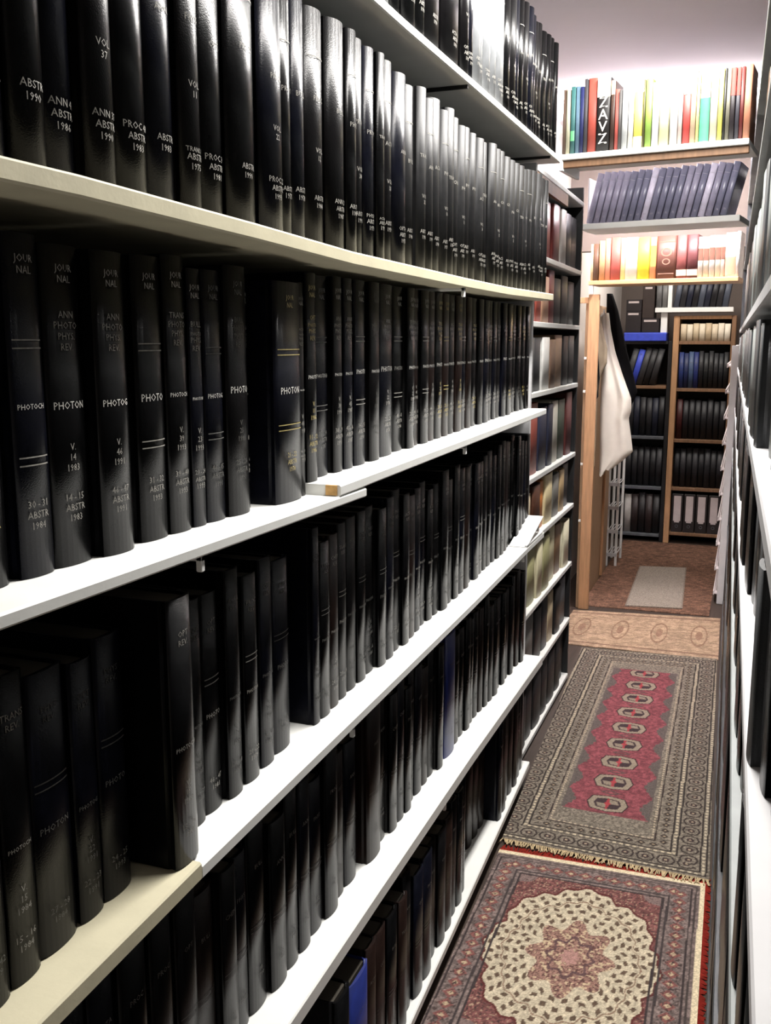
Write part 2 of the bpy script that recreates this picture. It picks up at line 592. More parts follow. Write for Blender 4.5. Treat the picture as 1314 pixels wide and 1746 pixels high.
for row, spec in ROWS.items():
    n = len(spec['b'])
    for i, (y0, y1) in enumerate(spec['b']):
        w = y1 - y0
        yc = (y0 + y1) / 2
        far = yc > 2.3
        if row == 'B':
            key = 'Bn' if y1 < 1.3855 else 'Bf'
        elif row == 'C':
            key = 'Cn' if y1 < .95 else 'Cf'
        else:
            key = row
        zb = zrow_max(key, y0, y1)
        if row == 'C' and y0 < .947 < y1:
            zb = .861
        h = random.uniform(*spec['h'])
        x = spec['x'] + random.uniform(-.007, .006)
        m = random.choice(BLACKS)
        lean = 0
        note = None
        if row == 'E' and random.random() < .45:
            m = BROWNBLACK
        if row in 'DC' and i % 9 == 6:
            m = BROWNBLACK
        if row == 'B' and 1.9 < yc < 2.4 and i % 2:
            m = BROWNBLACK
        if row == 'D' and (y0, y1) == (2.158, 2.245):
            m, note, x = BLUE, 'thick deep blue volume, ', spec['x'] + .004
        if row == 'D' and (y0, y1) == (1.634, 1.712):
            m = BROWNBLACK
            note = 'broad dark brown volume, '
        if row == 'E' and i == 1:
            m, note = BLUE, 'deep blue volume low down, '
        if row == 'C' and i == 5:
            x, h, m = -.612, .337, BLACKS[3]
            note = 'black volume pulled forward, '
        if row == 'B' and i == 9:
            x -= .02
        if row == 'B' and i == 10:
            x += .012
        if row == 'E':
            x = ex(yc) - (random.uniform(.008, .02) if (yc < 2.25 or yc > 2.65) else random.uniform(.05, .06))
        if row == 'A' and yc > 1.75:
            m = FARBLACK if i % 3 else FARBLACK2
        if row == 'T' and (2.19 < yc < 2.5 or 1.60 < yc < 1.68):
            m, note = GLARECLOTH, 'volume painted with lamp glare, '
        if row == 'T':
            h = .300 + .05 * (yc - 1.5) / 1.6 * .6
            h += random.uniform(-.006, .006)
        top = {'T': 2.58, 'A': 2.025, 'B': 1.602, 'C': 1.226 if yc < 1.52 else 1.247, 'D': .812, 'E': .425}[row]
        h = min(h, top - zb)
        look = note or (MNAMES[m.name] + ' bound volume, ')
        mm = {'A': SILVER, 'T': SILVER, 'B': random.choice([SILVER, SILVER, DIMSILVER, GOLD]), 'C': random.choice([SILVER, DIMSILVER, DIMSILVER])}.get(row, DIMSILVER)
        marks = marks_for(row, i)
        if far:
            marks = marks[:3]
        book('bound_volume', look + ordinal(i, n) + ' on ' + spec['phrase'], (x, yc, zb + .0003), 0, w - .001, h, spec['d'], m,
             group='bound volumes on ' + spec['phrase'], marks=marks, mark_mat=mm, bulge=min(.015, w * .25) if row in 'AT' else None)

# white folded card at the far end of the fourth shelf
card = MB()
a = [(-.600, 2.80, .889), (-.600, 3.03, .942), (-.655, 3.03, .942), (-.655, 2.80, .889)]
card.add(a + [(p[0], p[1], p[2] - .004) for p in a], [(0, 1, 2, 3), (7, 6, 5, 4), (0, 4, 5, 1), (1, 5, 6, 2), (2, 6, 7, 3), (3, 7, 4, 0)])
card.box(-.608, -.600, 2.80, 3.03, .8868, .892)
tag(card.build('folded_card', CLIP), 'white folded card lying on the far end of a left shelf', 'card')

# ------------------------------------------------------------------ second bookcase on the left
case_2 = empty('bookcase', (-.82, 3.65, 0))
tag(case_2, 'narrow white bookcase beyond the black volumes, its shelves holding brown and red books', 'bookcase')
Y2A, Y2B, X2 = 3.165, 4.17, -.69
Z2 = [.030, .29, .545, .805, 1.028, 1.323, 1.562, 1.785, 2.06]
for z in Z2:
    child(MB().box(-.96, X2, Y2A + .019, Y2B - .019, z - .018, z, .002), 'shelf', WHITE, case_2)
child(MB().box(-.96, X2 - .005, Y2A, Y2A + .018, 0, 2.12), 'end_panel', GREYWHITE, case_2)
child(MB().box(-.96, X2 - .005, Y2B - .018, Y2B, 0, 2.12), 'end_panel', BLACKBOARD, case_2, 'dark end panel')
child(MB().box(-.972, -.96, Y2A, Y2B, 0, 2.12), 'back_panel', BLACKBOARD, case_2)
child(MB().box(-.705, -.692, 3.19, 3.80, 2.0, 2.042), 'fascia', WOODDARK, case_2, 'brown fascia board')


def cm(rgb, rough=.5):
    return mat('cover_%d_%d_%d' % rgb, rgb, rough, .4, .1, 30)


C2 = [
    ('lowest', [('black', (22, 20, 22))] * 7),
    ('second lowest', [('maroon', (88, 40, 36)), ('grey', (110, 110, 108)), ('black', (20, 20, 22)), ('black', (22, 22, 26)), ('beige', (170, 156, 128)), ('black', (24, 22, 22)), ('dark grey', (70, 72, 74))]),
    ('third lowest', [('tan', (160, 130, 96)), ('olive beige', (150, 146, 108)), ('pale beige', (188, 180, 150)), ('olive beige', (146, 142, 104)), ('pale beige', (180, 172, 140)), ('brown', (112, 86, 62)), ('cream', (202, 196, 170))]),
    ('fourth lowest', [('cream', (196, 178, 148)), ('dark brown', (74, 44, 30)), ('orange', (196, 120, 58)), ('cream', (206, 190, 150)), ('grey', (112, 110, 104)), ('tan', (160, 136, 100)), ('dark grey', (64, 62, 60))]),
    ('fifth lowest', [('cream', (196, 176, 156)), ('brick red', (128, 62, 52)), ('navy', (34, 36, 54)), ('navy', (32, 34, 50)), ('pale grey', (178, 174, 162)), ('dark green', (48, 58, 44)), ('maroon', (84, 42, 40))]),
    ('fourth highest', [('dark grey', (52, 54, 54)), ('charcoal', (40, 42, 44)), ('white', (206, 204, 200)), ('brown', (112, 88, 72)), ('tan', (142, 116, 94)), ('black', (26, 24, 26)), ('black', (24, 22, 24))]),
    ('third highest', [('red', (160, 66, 56)), ('brick red', (168, 80, 66)), ('tan', (176, 136, 110)), ('dark red', (110, 40, 36)), ('black', (24, 20, 20)), ('black', (26, 22, 22)), ('dark grey', (80, 78, 76))]),
    ('second highest', [('brick red', (142, 64, 56)), ('red', (160, 72, 62)), ('brick red', (148, 66, 56)), ('dark red', (106, 44, 40)), ('white', (190, 182, 176)), ('black', (26, 22, 22)), ('black', (22, 20, 20))]),
]
for k, (nm, cols) in enumerate(C2):
    y = Y2A + .025
    gap_top = Z2[k + 1] - .018 - Z2[k]
    ws = [random.uniform(.075, .12) for _ in cols]
    tot = sum(ws)
    ws = [w * (Y2B - Y2A - .06) / tot for w in ws]
    for i, ((cn, rgb), w) in enumerate(zip(cols, ws)):
        h = (gap_top if k < 7 else .21) - random.uniform(.012, .05) * (1 if k < 7 else .3)
        book('hardback', '%s hardback, %s on the %s shelf of the second bookcase' % (cn, ordinal(i, len(cols)), nm),
             (X2 - .014 + random.uniform(-.008, .006), y + w / 2, Z2[k] + .0003), 0, w - .002, h, .20, cm(rgb),
             group='books in the second bookcase', pages=False)
        y += w

# ------------------------------------------------------------------ shelves bridging the passage
RZ = -math.pi / 2


def bridge(name, label, pl, pr, Y, depth, thick, m, lo_m=None):
    """Shelf above the passage; pl and pr are its front top corners, same height on both ends."""
    a = Vector(pl)
    b = Vector(pr)
    rz = math.atan2(b.y - a.y, b.x - a.x)
    tag_o = empty(name, a, rz)
    tag(tag_o, label, 'shelf')
    L = (b - a).length
    slope = 0
    MB().box(0, L, 0, depth, -thick, 0, .002).build('board', m, tag_o)
    return tag_o, a, rz, L


def shelf_pt(a, rz, s, inset):
    c, sn = math.cos(rz), math.sin(rz)
    return Vector((a.x + s * c - inset * sn, a.y + s * sn + inset * c, a.z))


def along(px, py, a, rz):
    """distance along a bridge shelf's front line seen at a pixel column"""
    r = ray(px, py)
    c, sn = math.cos(rz), math.sin(rz)
    # solve a + s*(c,sn) = t*(r.x,r.y)
    det = c * (-r.y) - sn * (-r.x)
    return ((-a.x) * (-r.y) - (-a.y) * (-r.x)) / det


# first bridging shelf: colourful paperbacks
p1l = at_y(958, 262, 3.24)
p1l = Vector((-.622, 3.225, 2.085))
p1r = Vector((-.050, 3.16, 2.085))
s1, a1, rz1, L1 = bridge('bridge_shelf', 'white shelf bridging the aisle near the ceiling under colourful paperbacks', p1l, p1r, 3.2, .23, .017, WHITE)
MB().box(0, L1, .012, .030, -.040, -.0175, .002).build('lip_board', WOODDARK, s1)
MB().box(0, .012, .0, .2, -.05, -.0175, .002).build('bracket', CLIP, s1)
B1 = [(953, 959.5, 'brown', (118, 96, 82), 112), (959.5, 966.5, 'cream', (226, 220, 190), 112), (967, 975, 'teal', (66, 118, 116), 95),
      (975, 983, 'slate blue', (108, 138, 160), 92), (983, 990, 'navy blue', (38, 44, 96), 95), (990, 996, 'dark grey', (72, 70, 74), 50),
      (996, 1012, 'brick red', (188, 84, 70), 45), (1012, 1036, 'black and cream', (30, 26, 26), 45), (1036, 1044, 'dark brown', (66, 44, 36), 60),
      (1044, 1051, 'rose red', (196, 92, 82), 112), (1051, 1056, 'dark grey', (80, 78, 76), 118), (1056, 1067, 'pale grey', (206, 208, 208), 100),
      (1067, 1077, 'plain white', (240, 238, 230), 100), (1077, 1093, 'bright yellow', (238, 226, 104), 130), (1093, 1097, 'dark olive', (86, 82, 44), 58),
      (1097, 1109, 'lime green', (150, 186, 84), 52), (1109, 1122, 'glossy white', (246, 244, 238), 75), (1122, 1140, 'pale yellow', (248, 246, 190), 90),
      (1140, 1155, 'broad white', (246, 240, 232), 85), (1155, 1163, 'pale pink', (232, 206, 198), 52), (1163, 1177, 'scarlet', (200, 76, 70), 62),
      (1177, 1187, 'tan', (206, 180, 148), 10), (1187, 1193, 'thin yellow', (240, 232, 150), 20), (1193, 1211, 'mint green and white', (240, 236, 214), 8),
      (1211, 1225, 'creamy white', (240, 234, 206), 5), (1225, 1234, 'lemon yellow', (232, 222, 110), 0), (1234, 1238, 'thin black', (40, 38, 38), -5),
      (1238, 1246, 'olive grey', (120, 116, 100), -5), (1246, 1255, 'black and red', (46, 38, 42), -5), (1255, 1263, 'charcoal and red', (70, 68, 76), -8),
      (1263, 1270, 'dark red', (110, 40, 36), -12), (1270, 1283, 'peach brown', (196, 134, 104), -25)]
for i, (x0, x1, cn, rgb, tc) in enumerate(B1):
    q0, q1 = along(953, 250, a1, rz1), along(1283, 250, a1, rz1)
    sa, sb = [.004 + (L1 - .006) * (along(q, 250, a1, rz1) - q0) / (q1 - q0) for q in (x0, x1)]
    w = sb - sa - .0012
    base = 505 - .10 * ((x0 - 930) / .274 - 100)
    h = (base - tc) * .274 / 555 * 1.0 + .004
    p = shelf_pt(a1, rz1, (sa + sb) / 2, .012 + random.uniform(0, .008))
    band = None
    marks = None
    mk = None
    if 'black and cream' in cn:
        band = (.74, 1.0, cm((244, 236, 204)))
        marks, mk = [('text', .60, ['Z', 'A', 'V', 'Z'])], cm((240, 236, 226))
    elif cn == 'mint green and white':
        band = (0.02, .62, cm((62, 132, 102)))
    elif 'and red' in cn:
        band = (.62, 1.0, cm((204, 78, 70)))
    elif cn == 'bright yellow':
        band = (.0, .22, cm((244, 238, 170)))
    elif cn == 'dark brown':
        band = (.80, 1.0, cm((222, 176, 150)))
    elif cn == 'scarlet':
        band = (.78, 1.0, cm((226, 168, 160)))
    elif cn == 'teal':
        band = (.2, .35, cm((90, 160, 110)))
    o = book('paperback', '%s paperback, %s on the shelf near the ceiling' % (cn, ordinal(i, len(B1))), p + Vector((0, 0, .0003)), RZ + rz1, w, h, .12, cm(tuple(int(c * (.76 if min(rgb) > 150 else .82)) for c in rgb), .5),
             bulge=min(.003, w * .1), group='paperbacks on the shelf near the ceiling', band=band, pages=False)
    if marks:
        mb = MB()
        z = .60 * h
        for s in ('Z', 'A', 'V', 'Z'):
            stamp(mb, s, w, min(.003, w * .1), z, .032, .8)
            z -= .036
        mb.build('lettering', mk, o)

# second bridging shelf: leaning greyish purple volumes
p2l, p2r = Vector((-.722, 4.24, 1.985)), Vector((-.082, 4.14, 1.985))
s2, a2, rz2, L2 = bridge('bridge_shelf', 'white shelf bridging the aisle under leaning purplish grey volumes', p2l, p2r, 4.2, .22, .024, WHITE)
MB().box(0, .006, .1, .2, .0002, .20, .002).build('bracket', GREYWHITE, s2)
PURP = [mat('purple_grey_cloth', (160, 156, 180), .3, .6, .15, 30, .2, 500), mat('slate_grey_cloth', (128, 128, 152), .28, .6, .15, 30, .2, 500),
        mat('highlight_lavender_cloth', (224, 218, 240), .35, .6, .15, 30, .2, 500)]  # palest cover has the highlight painted into its colour
PLIGHT = cm((196, 190, 206))
nb = 20
step = (L2 - .075) / nb
for i in range(nb):
    lean = R(13)
    w = step * math.cos(lean) - .0015
    k = random.choice([0, 1, 1, 0, 2])
    p = shelf_pt(a2, rz2, .022 + step * (i + .5), .012)
    book('bound_volume', '%s volume leaning right, %s on the second shelf across the aisle' % (['purplish grey', 'slate grey', 'highlight-painted lavender'][k], ordinal(i, nb)),
         p, RZ + rz2, w, .204 + random.uniform(-.004, .004), .17, PURP[k], group='leaning volumes on the second shelf across the aisle', lean=-lean,
         bulge=w * .2, marks=[('rule', .82, None), ('small', .10, ['%d' % (60 + i)])], mark_mat=PLIGHT, pages=False)

# third bridging shelf: wooden, over the passage
p3l, p3r = Vector((-.846, 5.31, 1.815)), Vector((-.092, 5.22, 1.815))
s3, a3, rz3, L3 = bridge('bridge_shelf', 'light wooden shelf across the passage under yellow, brown and white books', p3l, p3r, 5.25, .22, .022, SHELFWOOD)
MB().box(.002, .024, .004, .024, -.068, -.0225, .002).build('bracket', CLIP, s3)
B3 = [(1000, 1009, 'cream', (214, 192, 150), .19), (1009, 1018, 'dark brown', (92, 66, 50), .19), (1018, 1029, 'tan', (196, 146, 104), .205), (1029, 1038, 'peach', (206, 138, 112), .215),
      (1038, 1055, 'brick red', (180, 88, 78), .22), (1055, 1063, 'yellowish cream', (240, 232, 160), .215), (1063, 1084, 'bright white', (250, 248, 238), .215),
      (1084, 1105, 'vivid yellow', (244, 232, 70), .212), (1105, 1116, 'orange peach', (222, 152, 104), .21), (1116, 1150, 'broad dark brown', (92, 58, 48), .215),
      (1150, 1168, 'maroon', (120, 66, 62), .215), (1168, 1187, 'dark maroon', (88, 46, 46), .215), (1187, 1196, 'white with dark title', (246, 242, 232), .20),
      (1196, 1206, 'ivory with dark title', (244, 236, 216), .20), (1206, 1216, 'white with dark title', (246, 242, 232), .205), (1216, 1226, 'ivory with dark title', (244, 236, 216), .205),
      (1226, 1233, 'white with dark title', (246, 240, 230), .205), (1233, 1252, 'white with orange foot', (246, 240, 230), .215), (1252, 1262, 'plain white', (246, 242, 236), .22)]
for i, (x0, x1, cn, rgb, h) in enumerate(B3):
    sa, sb = max(.004, along(x0, 470, a3, rz3)), min(L3 - .002, along(x1, 470, a3, rz3))
    w = sb - sa - .0015
    p = shelf_pt(a3, rz3, (sa + sb) / 2, .012 + random.uniform(0, .006)) + Vector((0, 0, .0003))
    band = marks = mk = None
    b_ = min(.006, w * .12)
    if 'dark title' in cn:
        band = (.42, .72, cm((112, 76, 62)))
    elif 'orange foot' in cn:
        band = (.05, .45, cm((222, 140, 112)))
    elif 'maroon' in cn:
        band = (.06, .2, cm((226, 196, 160)))
    elif cn == 'orange peach':
        band = (.3, .8, cm((206, 132, 70)))
    o = book('hardback', '%s book, %s on the wooden shelf across the passage' % (cn, ordinal(i, len(B3))), p, RZ + rz3, w, h, .15, cm(rgb, .45), bulge=b_,
             group='books on the wooden shelf across the passage', band=band, pages=False)
    if cn == 'broad dark brown':
        mb = MB()
        for z in (.12, .86):
            rule(mb, w, b_, z * h, .004)
        for zc, q in ((.62, .022), (.40, .016)):
            n_ = 14
            vs = []
            for t in range(n_):
                an = 2 * math.pi * t / n_
                for rr in (q, q * .72):
                    y = rr * math.cos(an) * 1.3
                    vs.append((spine_x(y, w, b_) + .0007, y, zc * h + rr * math.sin(an)))
            mb.add(vs, [(2 * t, 2 * ((t + 1) % n_), 2 * ((t + 1) % n_) + 1, 2 * t + 1) for t in range(n_)])
        mb.build('ornament', cm((140, 104, 88)), o)

# ------------------------------------------------------------------ passage: wooden panel, coats
panel = empty('wooden_panel', (-.835, 5.345, 0))
tag(panel, 'tall light wooden panel at the left of the passage where the coats hang', 'panel')
child(MB().box(-.845, -.787, 5.335, 5.36, 0, 1.745, .003), 'stile', WOOD, panel)
child(MB().box(-.862, -.838, 5.3605, 6.40, 0, 1.70, .002), 'board', BEIGEWOOD, panel)
child(MB().box(-.838, -.822, 6.10, 6.13, 0.02, 1.0, .002), 'batten', WOOD, panel)
child(MB().box(-.90, -.8455, 5.338, 5.357, 1.70, 1.73, .002), 'rail', WOOD, panel)
for z in (1.40, 1.22, .82, .50):
    child(MB().box(-.860, -.8455, 5.342, 5.354, z, z + .014, .002), 'clip', CLIP, panel)
hook = MB().tube([(-.8305, 5.47, 1.64), (-.80, 5.47, 1.63), (-.782, 5.47, 1.645), (-.778, 5.47, 1.67)], .006)
hook.box(-.8375, -.832, 5.452, 5.488, 1.60, 1.68, .002)
tag(hook.build('coat_hook', CLIP, smooth=False), 'white coat hook at the top of the wooden panel', 'hook')


def garment(name, label, cat, prof, Y, m, depth, folds, amp, seed, group=None):
    """prof: (z, x_left, x_right); closed cloth tube with vertical folds."""
    rnd = random.Random(seed)
    N, Mz = 72, 46
    zs = [p[0] for p in prof]
    ph = [rnd.uniform(0, 6.28) for _ in range(4)]
    vs, fs = [], []
    for j in range(Mz + 1):
        z = zs[0] + (zs[-1] - zs[0]) * j / Mz
        for (z0, l0, r0), (z1, l1, r1) in zip(prof, prof[1:]):
            if z >= z1 - 1e-6:
                t = (z0 - z) / (z0 - z1)
                t = max(0, min(1, t))
                l, r = l0 + (l1 - l0) * t, r0 + (r1 - r0) * t
                break
        f = j / Mz
        cx_, hw = (l + r) / 2, (r - l) / 2
        grow = .25 + .75 * min(1, f * 2)
        for i in range(N):
            a = 2 * math.pi * i / N
            u = math.cos(a)
            fold = (math.sin(folds * u * 1.7 + ph[0] + .6 * f) + .5 * math.sin(folds * 2.3 * u + ph[1] - f * 1.5)) * amp * grow
            x = cx_ + hw * u
            y = Y + math.sin(a) * depth * (.45 + .55 * grow) + fold + .006 * math.sin(9 * f + 4 * u + ph[2]) * grow
            zz = z + (.010 * math.sin(5 * u + ph[3]) * (f ** 4)) - (0.055 * (1 - u) / 2 * f ** 6)
            vs.append((x, y, zz))
    for j in range(Mz):
        for i in range(N):
            k = (i + 1) % N
            fs.append((j * N + i, j * N + k, j * N + N + k, j * N + N + i))
    fs.append(tuple(range(N)))
    mb = MB().add(vs, fs)
    o = mb.build(name, m, smooth=True)
    tag(o, label, cat, group)
    return o


SHIRT = mat('white_cotton', (216, 210, 198), .9, .1, .05, 14, .3, 300)
BLACKCLOTH = mat('black_wool', (14, 14, 17), .9, .1, .3, 20, .3, 300)
SHADECLOTH = mat('shade_drape_cloth', (122, 110, 92), .9, .1, .2, 14, .3, 300)
zc = lambda z: CAM_H + (z - CAM_H) * .948
pr = lambda L: [(zc(z), l * .948 + .004, r * .948) for z, l, r in L]
shirt = garment('hanging_shirt', 'long white shirt hanging from the hook on the wooden panel', 'shirt',
                pr([(1.66, -.848, -.800), (1.56, -.845, -.785), (1.437, -.838, -.755), (1.30, -.835, -.705), (1.167, -.832, -.652), (1.10, -.832, -.648), (1.05, -.83, -.662), (.95, -.827, -.645), (.855, -.824, -.630), (.80, -.824, -.690), (.76, -.824, -.745)]),
                5.50, SHIRT, .045, 3.2, .008, 4)
garment('hanging_coat', 'black coat hanging behind the white shirt', 'coat',
        pr([(1.775, -.838, -.800), (1.68, -.836, -.765), (1.56, -.835, -.735), (1.44, -.832, -.705), (1.30, -.83, -.660), (1.20, -.83, -.632), (1.13, -.83, -.660), (1.0, -.83, -.72)]),
        5.625, BLACKCLOTH, .05, 3, .006, 9)
drape = garment('shade_drape', 'grey-brown scarf added to darken the top of the white shirt', 'drape',
                [(1.66, -.822, -.798), (1.56, -.822, -.775), (1.46, -.821, -.748), (1.38, -.820, -.746), (1.32, -.818, -.775), (1.2, -.818, -.792), (.8, -.818, -.792)], 5.42, SHADECLOTH, .014, 4, .004, 21)  # added cloth standing in for the shade on the shirt's upper part
strap = MB().tube([(-.812, 5.374, 1.60), (-.795, 5.372, 1.45), (-.780, 5.370, 1.30), (-.784, 5.370, 1.20), (-.802, 5.371, 1.16), (-.818, 5.372, 1.22), (-.820, 5.373, 1.4), (-.812, 5.374, 1.60)], .005)
tag(strap.build('bag_strap', BLACKCLOTH, smooth=True), 'black strap loop hanging beside the wooden stile', 'strap')

# white wire rack at the back of the panel
rack = empty('wire_rack', (-.79, 6.62, 0))
tag(rack, 'low white wire rack standing behind the wooden panel', 'rack')
for y in (6.48, 6.74):
    for x in (-.845, -.785):
        child(MB().box(x - .008, x + .008, y - .008, y + .008, 0, .80, .002), 'post', CLIP, rack)
for z in (.08, .24, .40, .56, .72):
    mb = MB()
    for k in range(5):
        x = -.845 + .015 * k
        mb.tube([(x, 6.47, z), (x, 6.75, z)], .003, 6)
    mb.box(-.852, -.778, 6.47, 6.48, z - .012, z + .012)
    child(mb, 'shelf', GREYWHITE, rack)

# ------------------------------------------------------------------ far bookcases
YF = 7.40
farw = empty('bookcase', (-.36, 7.55, 0))
tag(farw, 'brown wooden bookcase at the far end with white-spined files on its lowest shelf', 'bookcase')
child(MB().box(-.553, -.512, YF, 7.68, 0, 1.68, .003), 'upright', WOOD, farw)
child(MB().box(-.155, -.125, YF, 7.68, 0, 1.68, .003), 'upright', WOODDARK, farw)
FZ = [.085, .425, .785, 1.160, 1.500, 1.68]
for z in FZ:
    child(MB().box(-.5115, -.1555, YF + .01, 7.68, z - .024, z, .002), 'shelf', WOODDARK if z < 1.6 else WOOD, farw)
child(MB().box(-.553, -.125, 7.6805, 7.69, 0, 1.68), 'back_panel', BLACKBOARD, farw)
DARKS = [('black', (20, 20, 24)), ('charcoal', (34, 34, 38)), ('blue-black', (24, 28, 44))]


def fill(x0, x1, Y, z, h, items, fmt, group, name='hardback', d=.2, marks=None, lean=0, kw=None):
    n = len(items)
    step_ = (x1 - x0) / n
    for i, (cn, rgb) in enumerate(items):
        w = step_ * math.cos(lean) - .0015
        b = book(name, fmt % (cn, ordinal(i, n)), (x0 + step_ * (i + .5), Y + random.uniform(0, .012), z + .0003), RZ, w, h * random.uniform(.93, 1.0), d, cm(rgb),
                 group=group, pages=False, lean=lean, marks=marks, mark_mat=DIMSILVER, **(kw or {}))


fill(-.505, -.16, YF + .03, FZ[3], .27, [('deep blue', (34, 50, 104)), ('navy', (30, 40, 80)), ('slate blue', (62, 80, 112)), ('deep blue', (32, 44, 100)), ('black', (22, 22, 26)), ('black', (20, 22, 24)),
     ('black', (24, 24, 26)), ('black', (20, 20, 24)), ('black', (22, 24, 28)), ('black', (20, 20, 22))], "%s volume, %s on the far wooden case's second shelf", 'volumes on the second shelf of the far wooden bookcase', marks=[('rule', .7, None), ('rule', .5, None)])
fill(-.505, -.16, YF + .05, FZ[2], .30, [('dark red', (64, 22, 22)), ('black', (22, 20, 24))] + [DARKS[0]] * 6, "%s volume, %s on the far wooden case's middle shelf", 'volumes on the middle shelf of the far wooden bookcase')
fill(-.505, -.16, YF + .05, FZ[1], .30, [DARKS[k % 2] for k in range(8)], "%s volume, %s on the far wooden case's second-lowest shelf", 'volumes on the second-lowest shelf of the far wooden bookcase')
PALE = mat('pale_spine_label', (190, 178, 176), .7, .2, .08, 20)
for i in range(4):
    w = .082
    x = -.505 + .0865 * (i + .5)
    o = MB().box(-.2, 0, -w / 2, w / 2, 0, .29, .003).build('box_file', cm((34, 28, 28)), loc=(x, YF + .02, FZ[0] + .0003), rot=(0, 0, RZ))
    tag(o, 'pale-spined box file, %s on the far wooden case\'s lowest shelf' % ordinal(i, 4), 'box file', 'box files on the lowest shelf of the far wooden bookcase')
    lb = MB().box(0, .0012, -.026, .026, .085, .275)
    lb.box(0, .0012, -.018, .018, .073, .0845)
    lb.build('spine_label', PALE, o)['label'] = 'pale spine label'
    MB().tube([(.0015, .010 * math.cos(t * math.pi / 6), .045 + .010 * math.sin(t * math.pi / 6)) for t in range(13)], .0018, 6).build('finger_ring', STEEL, o)
PB = [('pale beige', (200, 184, 156)), ('ivory', (214, 202, 178)), ('pale beige', (196, 180, 150)), ('ivory', (212, 200, 176)), ('buff', (186, 168, 138)), ('pale beige', (204, 190, 164)), ('ivory', (214, 204, 184)), ('ivory', (222, 214, 196))]
fill(-.505, -.16, YF + .02, FZ[4], .128, PB, "%s small book, %s on the far wooden case's top shelf", 'small pale books on the top shelf of the far wooden bookcase', name='paperback', d=.12)
# white shelf over it
ws = empty('wall_shelf', (-.43, 7.5, 1.735))
tag(ws, 'white shelf above the far wooden bookcase carrying dark leaning volumes', 'shelf')
child(MB().box(-.685, -.150, 7.36, 7.60, 1.705, 1.738, .002), 'board', WHITE, ws)
child(MB().box(-.600, -.572, 7.37, 7.59, 1.7385, 1.985, .002), 'divider', WHITE, ws)
child(MB().box(-.645, -.600, 7.40, 7.59, 1.56, 1.7045, .002), 'bracket', WHITE, ws)
fill(-.565, -.19, 7.39, 1.738, .215, [DARKS[k % 3] if k % 4 else ('slate grey', (66, 72, 84)) for k in range(9)], "%s volume, %s on the far white shelf", 'dark volumes on the far white shelf', marks=[('rule', .8, None)], lean=R(-8), d=.18)
fill(-.684, -.604, 7.39, 1.738, .20, [('dull grey', (92, 92, 92)), ('pale grey', (112, 112, 110))], '%s book left of the divider, %s on the far white shelf', 'grey books on the far white shelf', d=.18)
# black bookcase on the left
farb = empty('bookcase', (-.73, 7.55, 0))
tag(farb, 'black bookcase at the far end, left of the brown wooden one', 'bookcase')
child(MB().box(-.585, -.556, YF + .02, 7.68, 0, 1.50, .003), 'upright', BLACKBOARD, farb)
child(MB().box(-.94, -.91, YF + .02, 7.68, 0, 1.50, .003), 'upright', BLACKBOARD, farb)
GZ = [.06, .42, .80, 1.175, 1.50]
for z in GZ:
    child(MB().box(-.9095, -.5855, YF + .01, 7.68, z - .022, z, .002), 'shelf', {1.175: WOODDARK}.get(z, STEEL if z < 1 else BLACKBOARD), farb)
child(MB().box(-.94, -.556, 7.6805, 7.69, 0, 1.50), 'back_panel', BLACKBOARD, farb)
LB = mat('bright_blue_cloth', (58, 76, 190), .45, .4, .15, 30)
fill(-.90, -.67, YF + .03, GZ[3], .28, [('dark grey', (48, 50, 52)), ('vivid blue', (58, 76, 190)), ('charcoal', (52, 52, 54)), ('black', (30, 30, 32)), ('dark grey', (44, 44, 46))],
     "%s volume leaning, %s on the far black case's top shelf", 'leaning volumes in the far black bookcase', lean=R(-14), d=.2, marks=[('small', .85, ['REV.'])])
fill(-.905, -.59, YF + .05, GZ[2], .30, [DARKS[k % 3] for k in range(7)], "%s volume, %s on the far black case's second shelf", 'volumes on the second shelf of the far black bookcase')
fill(-.905, -.59, YF + .05, GZ[1], .30, [DARKS[(k + 1) % 2] for k in range(7)], "%s volume, %s on the far black case's third shelf", 'volumes on the third shelf of the far black bookcase')
fill(-.905, -.59, YF + .03, GZ[0], .31, [('black', (24, 22, 24)), ('pale grey', (170, 166, 162)), ('dark brown', (44, 34, 34)), ('black', (28, 24, 26)), ('dark brown', (46, 36, 36)), ('black', (24, 22, 24))], "%s file, %s on the far black case's lowest shelf", 'files on the lowest shelf of the far black bookcase', name='file')
fb = MB().box(-.90, -.60, YF - .02, 7.62, 1.5005, 1.560, .004)
fb_o = tag(fb.build('storage_box', LB), 'flat bright blue box lying on top of the far black bookcase', 'box')
MB().box(-.9012, -.5988, YF - .0212, 7.6212, 1.548, 1.5615, .002).build('lid', mat('blue_lid', (74, 92, 206), .45, .4, .1, 30), fb_o)
DBX = cm((30, 24, 26))
for i, (x0, x1, z0, z1, lb) in enumerate([(-.895, -.785, 1.5625, 1.715, 'dark box on the blue box, lower left of the stack'), (-.780, -.655, 1.5625, 1.665, 'dark box on the blue box, lower right of the stack'),
                                          (-.895, -.785, 1.7155, 1.80, 'dark box on top of another box, over the blue box'), (-.780, -.695, 1.6655, 1.90, 'tall dark brown box above the blue box')]):
    o = MB().box(x0, x1, 7.40, 7.60, z0, z1, .003).build('document_box', DBX if i < 3 else cm((46, 36, 32)))
    tag(o, lb, 'box', 'dark boxes stacked above the blue box')
    MB().box(x0 + .015, x1 - .02, 7.3985, 7.3998, z1 - .026, z1 - .012).build('label_strip', PALE, o)['label'] = 'white label strip'

